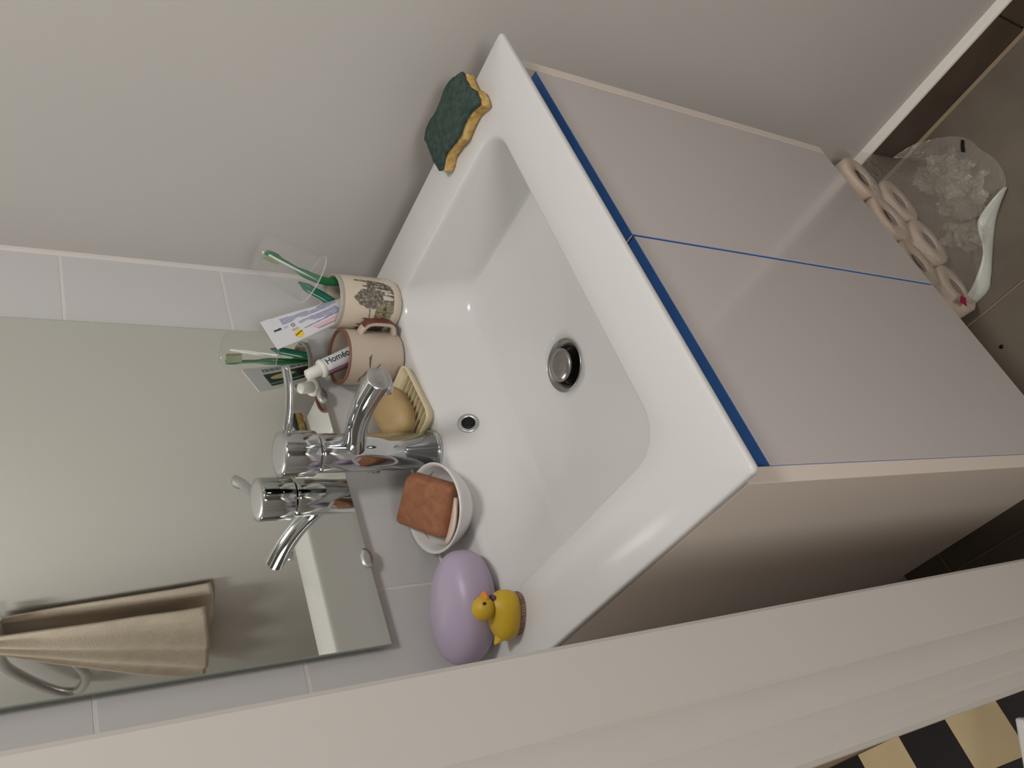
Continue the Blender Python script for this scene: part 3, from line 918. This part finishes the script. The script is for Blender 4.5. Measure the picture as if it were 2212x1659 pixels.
def superellipsoid(name, c, axes, r, e1, e2, material, parent=None, label=None, origin=None, nu=48, nv=24, warp=None):
    X, Y, Z = axes
    loops = []
    for i in range(1, nv):
        ph = -PI / 2 + PI * i / nv
        lp = []
        for j in range(nu):
            th = 2 * PI * j / nu
            f = lambda t, e: math.copysign(abs(t) ** e, t)
            x, y, z = f(math.cos(ph), e1) * f(math.cos(th), e2), f(math.cos(ph), e1) * f(math.sin(th), e2), f(math.sin(ph), e1)
            if warp: x, y, z = warp(x, y, z)
            lp.append(Vector(c) + X * (r[0] * x) + Y * (r[1] * y) + Z * (r[2] * z))
        loops.append(lp)
    return loft(name, loops, material, parent, True, True, True, label, origin)

rt = Matrix.Rotation(math.radians(26), 3, 'X') @ Matrix.Rotation(math.radians(8), 3, 'Z')
axs = [rt @ Vector(v) for v in ((1, 0, 0), (0, 1, 0), (0, 0, 1))]
so = superellipsoid('amber_soap', (-0.2315, 0.0035, 0.0320), axs, (0.0375, 0.0265, 0.0165), 0.75, 0.8, 'soap_amber', origin=(-0.2335, 0.0030, 0.0095))
tag(so, 'translucent amber oval soap bar lying on the cream ribbed dish', 'soap')

# ------------------------------------------------------------------ white oval dish with brown soap
oc = Vector((-0.3840, -0.0125, 0.0)); oa = math.radians(62)
U = Vector((math.cos(oa), math.sin(oa), 0)); Vv = Vector((-math.sin(oa), math.cos(oa), 0))
od = thing('oval_soap_dish', 'white porcelain oval soap dish left of the tap base', 'soap dish', tuple(oc))
def ol(a, b, z):
    return [oc + U * (a * math.cos(2 * PI * k / 64)) + Vv * (b * math.sin(2 * PI * k / 64)) + Vector((0, 0, z)) for k in range(64)]
loft('dish_bowl', [ol(0.040, 0.030, 0.0), ol(0.044, 0.034, 0.001), ol(0.0520, 0.0420, 0.009), ol(0.0600, 0.0490, 0.020), ol(0.0645, 0.0530, 0.0285), ol(0.0655, 0.0540, 0.0310), ol(0.0645, 0.0530, 0.0322), ol(0.0625, 0.0510, 0.0316), ol(0.0600, 0.0485, 0.0270), ol(0.0540, 0.0430, 0.0150), ol(0.0440, 0.0340, 0.0070), ol(0.020, 0.015, 0.0050)], 'porcelain', od)
# grey wavy line just inside the rim
def wl_(a, b, z, amp):
    return [oc + U * ((a + amp * math.sin(k * 2 * PI * 7 / 64)) * math.cos(2 * PI * k / 64)) + Vv * ((b + amp * math.sin(k * 2 * PI * 7 / 64)) * math.sin(2 * PI * k / 64)) + Vector((0, 0, z)) for k in range(64)]
loft('inner_line', [wl_(0.0560, 0.0450, 0.0195, 0.0008), wl_(0.0568, 0.0458, 0.0208, 0.0008), wl_(0.0576, 0.0466, 0.0207, 0.0008)], 'grey_rim', od, cap0=False, cap1=False, label='grey line inside the dish')
# brown block: four top corners, tilted down towards the viewer
tl, bl, tr, br_ = Vector((-0.3390, -0.0180, 0.0560)), Vector((-0.3700, 0.0420, 0.0560)), Vector((-0.3875, -0.0615, 0.0295)), Vector((-0.4250, -0.0070, 0.0295))
nb = (tr - tl).cross(bl - tl).normalized()
if nb.z < 0: nb = -nb
def bp(u, v, d):
    return tl.lerp(tr, u).lerp(bl.lerp(br_, u), v) - nb * d
def bloop(ins, d):
    return [bp(0.5 + p.x, 0.5 + p.y, d) for p in rrect(-0.5 + ins, 0.5 - ins, -0.5 + ins, 0.5 - ins, 0.10, 0, 6, 8)]
loops = [bloop(0.10, -0.0004), bloop(0.045, -0.0002), bloop(0.02, 0.0012), bloop(0.004, 0.0045), bloop(-0.01, 0.011), bloop(0.0, 0.0165), bloop(0.03, 0.0200), bloop(0.09, 0.0215)]
bsoap = loft('brown_soap', loops, 'soap_brown', origin=tuple((tl + br_) / 2 - nb * 0.02))
tag(bsoap, 'square brown soap block propped on the white oval dish', 'soap')
# thin pale sliver of old soap between block and rim
sa, sb = Vector((-0.3935, -0.0490, 0.0200)), Vector((-0.4265, -0.0020, 0.0215))
loops = []
for i in range(9):
    k = i / 8
    p = sa.lerp(sb, k)
    out = Vector((-0.82, -0.57, 0))
    wd = 0.0105 * math.sin(PI * (0.06 + 0.88 * k)) + 0.0012
    p = p + out * (0.0040 * math.sin(PI * k))
    loops.append([p + out * (wd * math.cos(2 * PI * j / 12)) + Vector((0, 0, 0.0028 * math.sin(2 * PI * j / 12) + 0.30 * wd * math.cos(2 * PI * j / 12))) for j in range(12)])
sl = loft('soap_sliver', loops, 'soap_pink', origin=tuple(sa.lerp(sb, 0.5)))
tag(sl, 'thin worn pink soap sliver between the brown block and the dish rim', 'soap')

# ------------------------------------------------------------------ lavender soap case
pd = Vector((-0.105, 0.075, 0)).normalized()
pq = Vector((0.075, 0.105, 0)).normalized()
pcx = Vector((-0.5085, -0.0070, 0.0310))
def pwarp(x, y, z):
    # faceted shell: flatter crown with a ridge along it, tighter at the near end
    k = 1.0 + 0.05 * x - 0.16 * x * x
    return x, y * k, z * (1 - 0.10 * abs(y)) + 0.05 * (1 - abs(y)) * (1 if z > 0 else 0)
lav = superellipsoid('soap_case', pcx, (pd, pq, Vector((0, 0, 1))), (0.0625, 0.0450, 0.0315), 0.78, 0.90, 'lavender', warp=pwarp, origin=(pcx.x, pcx.y, 0), nu=64, nv=32)
tag(lav, 'smooth lavender rounded soap case on the back left corner of the basin', 'soap case')

# ------------------------------------------------------------------ duck brush
dk0 = Vector((-0.5450, -0.0585, 0.0))
DS = 0.86
fd = Vector((0.75, -0.66, 0)).normalized()
sdv = Vector((-fd.y, fd.x, 0))
up = Vector((0, 0, 1))
dk = thing('duck_brush', 'yellow rubber duck nail brush standing beside the lavender soap case', 'toy', tuple(dk0))
f1, s1, u1 = fd.copy(), sdv.copy(), up.copy()
fd, sdv, up = fd * DS, sdv * DS, up * DS
def P3(f, s, z): return dk0 + fd * f + sdv * s + up * z
def dloop(rx, ry, z, fo=0, n=40, e=0.85):
    return [P3(fo + rx * math.copysign(abs(math.cos(2 * PI * k / n)) ** e, math.cos(2 * PI * k / n)), ry * math.copysign(abs(math.sin(2 * PI * k / n)) ** e, math.sin(2 * PI * k / n)), z) for k in range(n)]
loops = [dloop(0.0250, 0.0155, 0.0085), dloop(0.0285, 0.0190, 0.0095), dloop(0.0305, 0.0215, 0.0150), dloop(0.0310, 0.0225, 0.0215), dloop(0.0295, 0.0215, 0.0280, 0.0005), dloop(0.0245, 0.0180, 0.0335, 0.0030), dloop(0.0175, 0.0135, 0.0375, 0.0070), dloop(0.0125, 0.0108, 0.0400, 0.0100), dloop(0.0080, 0.0075, 0.0420, 0.0115)]
body = loft('duck_body', loops, 'duck_yellow', dk)
# tail
loops = []
for i in range(8):
    k = i / 7
    c = P3(-0.0200 - 0.0150 * k, 0, 0.0235 + 0.0090 * k * k)
    ra, rb = 0.0120 * (1 - k) ** 0.7 + 0.0012, 0.0080 * (1 - k) ** 0.7 + 0.0010
    loops.append([c + sdv * (ra * math.cos(2 * PI * j / 16)) + up * (rb * math.sin(2 * PI * j / 16)) for j in range(16)])
loft('tail', loops, 'duck_yellow', body)
hc = P3(0.0120, 0.0, 0.0525)
head = superellipsoid('duck_head', hc, (fd, sdv, up), (0.0152, 0.0140, 0.0140), 1, 1, 'duck_yellow', dk, nu=36, nv=20)
loops = []
for i in range(8):
    k = i / 7
    c = hc + fd * (0.0120 + 0.0090 * k) + up * (-0.0020 + 0.0014 * k)
    ra, rb = 0.0068 * (1 - k ** 2.2) + 0.0012, 0.0040 * (1 - k ** 1.6) + 0.0008
    loops.append([c + sdv * (ra * math.cos(2 * PI * j / 16)) + up * (rb * math.sin(2 * PI * j / 16)) for j in range(16)])
loft('beak', loops, 'beak_orange', head, label='orange beak')
for s in (-1, 1):
    e = (f1 * 0.62 + s1 * (0.72 * s) + u1 * 0.34).normalized()
    ep = hc + fd * (e.dot(f1) * 0.0150) + sdv * (e.dot(s1) * 0.0138) + up * (e.dot(u1) * 0.0138)
    superellipsoid('eye', ep, (e.cross(u1).normalized(), e.cross(e.cross(u1)).normalized(), e), (0.0018, 0.0021, 0.0009), 1, 1, 'eye_dark', head, nu=14, nv=8, label='dark eye')
superellipsoid('neck_bow', P3(0.0235, 0, 0.0395), (fd, sdv, up), (0.0040, 0.0060, 0.0030), 0.8, 0.8, 'tie_purple', dk, nu=20, nv=10, label='purple bow at the neck')
# bristle block with upright grooves
nb_ = 96
loops = []
for z in (0.0002, 0.0088):
    lp = []
    for k in range(nb_):
        a = 2 * PI * k / nb_
        w_ = 1.0 if k % 2 else 0.955
        lp.append(P3(0.0268 * w_ * math.copysign(abs(math.cos(a)) ** 0.85, math.cos(a)), 0.0178 * w_ * math.copysign(abs(math.sin(a)) ** 0.85, math.sin(a)), z))
    loops.append(lp)
loft('brush_bristles', loops, 'bristle_tan', dk, smooth=False, label='short tan bristles')

# ------------------------------------------------------------------ sponge
OUT = [(0.0, -0.3521), (-0.0067, -0.3502), (-0.0231, -0.3501), (-0.0421, -0.3564), (-0.0569, -0.354), (-0.0589, -0.3497), (-0.0503, -0.3331), (-0.0506, -0.3152), (-0.0528, -0.3016), (-0.0469, -0.2813), (-0.0449, -0.2669), (-0.0514, -0.251), (-0.0409, -0.2473), (-0.015, -0.2461), (0.0049, -0.2469), (0.0116, -0.2466), (0.018, -0.2564), (0.0187, -0.2705), (0.0149, -0.2877), (0.0166, -0.3052), (0.0184, -0.3161), (0.0147, -0.3323), (0.007, -0.3451)]
def closed_curve(P, m=6):
    n = len(P); out = []
    for i in range(n):
        a, b, c, d = (Vector((*P[(i + q) % n], 0)) for q in (-1, 0, 1, 2))
        for k in range(m):
            t = k / m
            out.append(0.5 * ((2 * b) + (c - a) * t + (2 * a - 5 * b + 4 * c - d) * t * t + (3 * b - a - 3 * c + d) * t ** 3))
    return out
oc_ = closed_curve(OUT, 6)
cen = Vector((-0.0200, -0.3000, 0))
def sloop(ins, z, jit, seed):
    lp = []
    for p in oc_:
        d = (p - cen)
        L_ = d.length
        d.normalize()
        j = jit * noise.noise(Vector((p.x * 160, p.y * 160, seed)))
        q = p - d * (ins + j)
        zz = z + 0.0022 * noise.noise(Vector((p.x * 30, p.y * 30, 5.0))) * (1 if z > 0.004 else 0)
        lp.append(Vector((q.x, q.y, zz)))
    return lp
spg = thing('sponge', 'dish sponge with a dark green scouring pad over yellow foam', 'sponge', (-0.02, -0.30, 0.0))
loft('foam_layer', [sloop(0.006, 0.0006, 0.0006, 1), sloop(0.0015, 0.0012, 0.0012, 2), sloop(-0.0012, 0.0045, 0.0016, 3), sloop(-0.0004, 0.0080, 0.0016, 4), sloop(-0.0012, 0.0125, 0.0010, 6), sloop(0.001, 0.0150, 0.0006, 7), sloop(0.006, 0.0155, 0, 8)], 'foam_yellow', spg, label='yellow foam layer')
lp_ = []
loops = [sloop(0.002, 0.0148, 0.0008, 11), sloop(-0.0010, 0.0160, 0.0016, 12), sloop(-0.0010, 0.0195, 0.0018, 13), sloop(0.0012, 0.0212, 0.0008, 14)]
for k in (0.25, 0.5, 0.75, 0.95):
    lp = []
    for p in sloop(0.0012, 0.0214, 0, 15):
        q = p.lerp(Vector((cen.x, cen.y, 0.0214)), k)
        q.z = 0.0214 + 0.0012 * noise.noise(Vector((q.x * 60, q.y * 60, 9)))
        lp.append(q)
    loops.append(lp)
loft('scouring_pad', loops, 'scour_green', spg, label='dark green scouring pad')

# ------------------------------------------------------------------ toilet rolls under the cabinet
ra_ = Vector((0.115, 1.0, 0.09)).normalized()           # roll axis, into the gap
rr, rl = 0.0449, 0.098
rolls = [(-0.0120, -0.366, -0.7480, 'rightmost roll of the upper row of toilet paper, against the side wall'),
         (-0.1030, -0.360, -0.7480, 'middle roll of the upper row of toilet paper under the cabinet'),
         (-0.1950, -0.349, -0.7480, 'leftmost roll of the upper row of toilet paper under the cabinet'),
         (-0.0400, -0.359, -0.8385, 'rightmost roll of the lower row of toilet paper, on the floor'),
         (-0.1335, -0.353, -0.8385, 'middle roll of the lower row of toilet paper, on the floor'),
         (-0.2270, -0.3385, -0.8385, 'leftmost roll of the lower row of toilet paper, on the floor')]
for x, y, z, lab in rolls:
    c = Vector((x, y, z))
    t = thing('toilet_roll', lab, 'toilet paper', tuple(c), 'toilet paper rolls packed under the cabinet')
    lathe('paper', [(0.0176, rl), (rr - 0.003, rl), (rr, rl - 0.003), (rr, 0.003), (rr - 0.003, 0.0), (0.0200, 0.0005), (0.0182, 0.002), (0.0176, 0.006)], c, 'paper_roll', t, axis=ra_, n=40, cap0=False, cap1=False)
    lathe('core', [(0.0176, 0.003), (0.0168, 0.003), (0.0166, 0.010), (0.0166, rl - 0.004), (0.0175, rl - 0.004)], c, 'card_core', t, axis=ra_, n=32, cap0=False, cap1=False)

# torn clear wrapper trailing over the floor
wp = thing('plastic_wrapper', 'torn clear plastic wrapper trailing from the toilet rolls over the floor', 'wrapper', (-0.10, -0.42, FLOOR))
far = [Vector(p) for p in ((0.0385, -0.395, -0.855), (0.0340, -0.428, -0.872), (0.0, -0.470, -0.876), (-0.0290, -0.4870, -0.878), (-0.0600, -0.4900, -0.876), (-0.0970, -0.4950, -0.874), (-0.1400, -0.4800, -0.872), (-0.1750, -0.4320, -0.860), (-0.2080, -0.4000, -0.856), (-0.2340, -0.3600, -0.855), (-0.2480, -0.3150, -0.856))]
farc = catmull(far, 6)
nu, nv = len(farc) - 1, 34
V, F = [], []
for i in range(nu + 1):
    k = i / nu
    near = Vector((0.0330 - 0.305 * k, -0.3830 + 0.032 * k, -0.716))
    for j in range(nv + 1):
        q = j / nv
        p = near.lerp(farc[i], q)
        drop = near.z + (farc[i].z - near.z) * (1 - max(0.0, 1 - 1.9 * q) ** 1.25)
        n1 = noise.noise(Vector((p.x * 28, p.y * 28, 3.3))); n2 = noise.noise(Vector((p.x * 75, p.y * 75, 8.1)))
        p.z = max(FLOOR + 0.0015, drop + (0.012 * n1 + 0.006 * n2 + 0.004 * abs(noise.noise(Vector((p.x * 45 + 7, p.y * 45, 2.2))))) * math.sin(PI * min(1, q * 1.15)) ** 0.8)
        p.y -= 0.003 * n1 * (1 - q)
        p.x = min(p.x, 0.0390)
        V.append(p)
for i in range(nu):
    for j in range(nv):
        a = i * (nv + 1) + j
        F.append((a, a + 1, a + nv + 2, a + nv + 1))
link('film_sheet', mesh(V, F), 'clear_film', wp)
for cx, cy, sx, sy, rot, sd0 in ((-0.050, -0.425, 0.058, 0.040, 0.5, 1.0), (-0.108, -0.428, 0.050, 0.042, 0.9, 5.0), (-0.160, -0.392, 0.046, 0.026, 0.7, 9.0)):
    V, F = [], []
    n_ = 26
    for i in range(n_ + 1):
        for j in range(n_ + 1):
            a, b = 2 * i / n_ - 1, 2 * j / n_ - 1
            ed = 1 + 0.22 * noise.noise(Vector((a * 1.7, b * 1.7, sd0)))
            x, y = a * sx * ed, b * sy * ed
            p = Vector((cx + x * math.cos(rot) - y * math.sin(rot), cy + x * math.sin(rot) + y * math.cos(rot), 0))
            cr_ = abs(noise.noise(Vector((p.x * 34, p.y * 34, sd0)))) + 0.5 * abs(noise.noise(Vector((p.x * 80, p.y * 80, sd0 + 2))))
            p.z = FLOOR + 0.018 + 0.012 * (1 - max(abs(a), abs(b)) ** 2) + 0.022 * (0.45 - cr_)
            p.z = max(p.z, FLOOR + 0.004)
            V.append(p)
    for i in range(n_):
        for j in range(n_):
            k = i * (n_ + 1) + j
            a, b = 2 * (i + 0.5) / n_ - 1, 2 * (j + 0.5) / n_ - 1
            if math.hypot(a, b) > 0.86 + 0.30 * noise.noise(Vector((a * 2.2, b * 2.2, sd0 + 4))): continue
            F.append((k, k + 1, k + n_ + 2, k + n_ + 1))
    link('film_fold', mesh(V, F), 'clear_film', wp, smooth=False)
# white printed edge standing up along the left side
outr = [(-0.135, -0.477), (-0.154, -0.448), (-0.176, -0.423), (-0.209, -0.393), (-0.233, -0.372), (-0.249, -0.350), (-0.2490, -0.2960)]
inn = [(-0.1385, -0.4780), (-0.145, -0.465), (-0.157, -0.420), (-0.192, -0.401), (-0.211, -0.385), (-0.237, -0.344), (-0.2450, -0.3020)]
hz = [-0.872, -0.860, -0.858, -0.860, -0.860, -0.858, -0.856]
V, F = [], []
oo = catmull([(x, y, FLOOR + 0.0012) for x, y in outr], 4)
ii = catmull([(x, y, z) for (x, y), z in zip(inn, hz)], 4)
for i in range(len(oo)):
    for j in range(7):
        k = j / 6
        p = oo[i].lerp(ii[i], k)
        p += Vector((-0.7, -0.6, 0)) * (0.0035 * math.sin(PI * k))
        p.z = max(p.z, FLOOR + 0.001) + 0.0012 * noise.noise(Vector((p.x * 90, p.y * 90, k * 3)))
        p.z = max(p.z, FLOOR + 0.001)
        V.append(p)
for i in range(len(oo) - 1):
    for j in range(6):
        a = i * 7 + j
        F.append((a, a + 1, a + 8, a + 7))
ws = link('printed_edge', mesh(V, F), 'film_print', wp, label='white printed edge of the wrapper')
sm = ws.modifiers.new('thickness', 'SOLIDIFY'); sm.thickness = 0.0004
V = [Vector((-0.0205, -0.4795, 0)), Vector((-0.0250, -0.4825, 0)), Vector((-0.0335, -0.4760, 0)), Vector((-0.0425, -0.4715, 0)), Vector((-0.0370, -0.4670, 0)), Vector((-0.0290, -0.4720, 0))]
me = mesh([(v.x, v.y, -0.8765) for v in V] + [(v.x, v.y, -0.8758) for v in V], [(0, 1, 2, 3, 4, 5), (6, 7, 8, 9, 10, 11)] + [(i, (i + 1) % 6, 6 + (i + 1) % 6, 6 + i) for i in range(6)])
link('black_mark', me, 'mark_black', wp, smooth=False, label='black printed mark on the wrapper')
me = mesh([(-0.2700, -0.3420, -0.790), (-0.2760, -0.3400, -0.806), (-0.2610, -0.3450, -0.812), (-0.2580, -0.3455, -0.800)], [(0, 1, 2, 3)])
mm = link('magenta_mark', me, 'mark_magenta', wp, smooth=False, label='magenta printed corner of the wrapper')
mm.modifiers.new('thickness', 'SOLIDIFY').thickness = 0.0004

# ------------------------------------------------------------------ towel and ring on the side wall (seen in the mirror)
RY, RZ = -1.150, 0.392
tr_ = thing('towel_hanger', 'chrome towel hanger with an open loop on the white side wall, seen in the mirror', 'towel ring', (WX - 0.004, RY, RZ))
lathe('wall_rose', [(0.022, 0.0), (0.022, 0.005), (0.019, 0.009), (0.010, 0.011), (0.0085, 0.020), (0.0085, 0.030)], (WX, RY, RZ), 'chrome', tr_, axis=(-1, 0, 0), n=36)
rx = WX - 0.030
ringp = catmull([(rx, -0.955, 0.410), (rx, -1.010, 0.406), (rx, -1.080, 0.400), (rx, -1.150, 0.390), (rx, -1.210, 0.368), (rx, -1.290, 0.322), (rx, -1.350, 0.281), (rx, -1.390, 0.245), (rx, -1.396, 0.217), (rx, -1.350, 0.205), (rx, -1.290, 0.211), (rx, -1.228, 0.235)], 7)
tube('hanger_bar', ringp, 0.0120, 'chrome_soft', tr_, n=18)
lathe('hanger_tip', [(0.009, 0.0), (0.0130, 0.003), (0.0130, 0.010), (0.009, 0.013)], ringp[-1], 'chrome', tr_, axis=(0, 1, 0.3), n=24)
lathe('hanger_tip', [(0.009, 0.0), (0.0130, 0.003), (0.0130, 0.010), (0.009, 0.013)], ringp[0], 'chrome', tr_, axis=(0, 1, 0.1), n=24)
tw = thing('hand_towel', 'cream hand towel hanging from the chrome hanger on the side wall, seen in the mirror', 'towel', (WX - 0.03, -1.05, -0.06))
def towel_sheet(l0, l1, r0, r1, top, bl_, br2, x0, x1, amp, ph, nf):
    V, F = [], []
    nu, nv = 70, 44
    for j in range(nv + 1):
        q = j / nv
        for i in range(nu + 1):
            u = i / nu
            yl = l0 + (l1 - l0) * q
            yr = r0 + (r1 - r0) * q ** 0.9
            y = yl + (yr - yl) * u
            zb = bl_ + (br2 - bl_) * u
            z = top + (zb - top) * q - 0.010 * math.sin(PI * u) * q
            fold = amp * (0.5 + 0.5 * q) * math.sin(nf * PI * (u ** 1.2) + ph) + 0.004 * noise.noise(Vector((u * 4, q * 3, ph)))
            V.append((min(WX - 0.004, x0 + (x1 - x0) * q - fold), y, z))
    for j in range(nv):
        for i in range(nu):
            a = j * (nu + 1) + i
            F.append((a, a + 1, a + nu + 2, a + nu + 1))
    return mesh(V, F)
o = link('front_layer', towel_sheet(-0.985, -0.972, -1.062, -1.425, 0.416, 0.006, -0.092, rx - 0.016, rx - 0.008, 0.0085, 0.6, 6), 'towel_cream', tw)
o.modifiers.new('thickness', 'SOLIDIFY').thickness = 0.004
o = link('back_layer', towel_sheet(-0.980, -0.925, -1.050, -1.180, 0.416, -0.002, -0.052, rx + 0.015, rx + 0.019, 0.003, 1.4, 3), 'towel_cream', tw)
o.modifiers.new('thickness', 'SOLIDIFY').thickness = 0.004
# the fold of cloth over the bar
loops = []
for i in range(9):
    y = -0.983 - 0.076 * i / 8
    loops.append([Vector((rx + 0.0160 * math.cos(PI * k / 10), y, 0.4120 - 0.006 * i / 8 + 0.0155 * math.sin(PI * k / 10))) for k in range(11)])
o = loft('top_fold', loops, 'towel_cream', tw, cap0=False, cap1=False, closed=False)
o.modifiers.new('thickness', 'SOLIDIFY').thickness = 0.003

# ------------------------------------------------------------------ white box on the corridor floor
bxo = Vector((-0.8050, -0.0310, FLOOR))
ba = math.radians(-118 + 90)
wbx = thing('storage_box', 'white lidded box on the checkered floor, cut off by the corner of the photo', 'box', tuple(bxo))
Mx = Matrix.Translation(bxo) @ Matrix.Rotation(math.radians(-28), 4, 'Z')
box('box_body', (-0.26, -0.200, 0.0), (-0.001, -0.001, 0.088), 'white_box', wbx, bevel=0.006, seg=3, M=Mx)
box('box_seam', (-0.258, -0.0150, 0.088), (-0.003, -0.0128, 0.0995), 'seam_dark', wbx, M=Mx)
box('lid_panel', (-0.26, -0.200, 0.088), (0.0, -0.0150, 0.100), 'white_box', wbx, bevel=0.003, seg=2, M=Mx)
box('lid_edge', (-0.26, -0.0128, 0.088), (0.0, 0.0, 0.100), 'white_box', wbx, bevel=0.003, seg=2, M=Mx)

# small dark crumb on the floor
cr = superellipsoid('crumb', (-0.3318, -0.3150, FLOOR + 0.0012), (Vector((1, 0, 0)), Vector((0, 1, 0)), Vector((0, 0, 1))), (0.0032, 0.0036, 0.0014), 1, 1, 'mark_black', origin=(-0.3318, -0.3150, FLOOR), nu=14, nv=8)
tag(cr, 'tiny dark crumb lying on the brown floor tile by the cabinet', 'crumb')
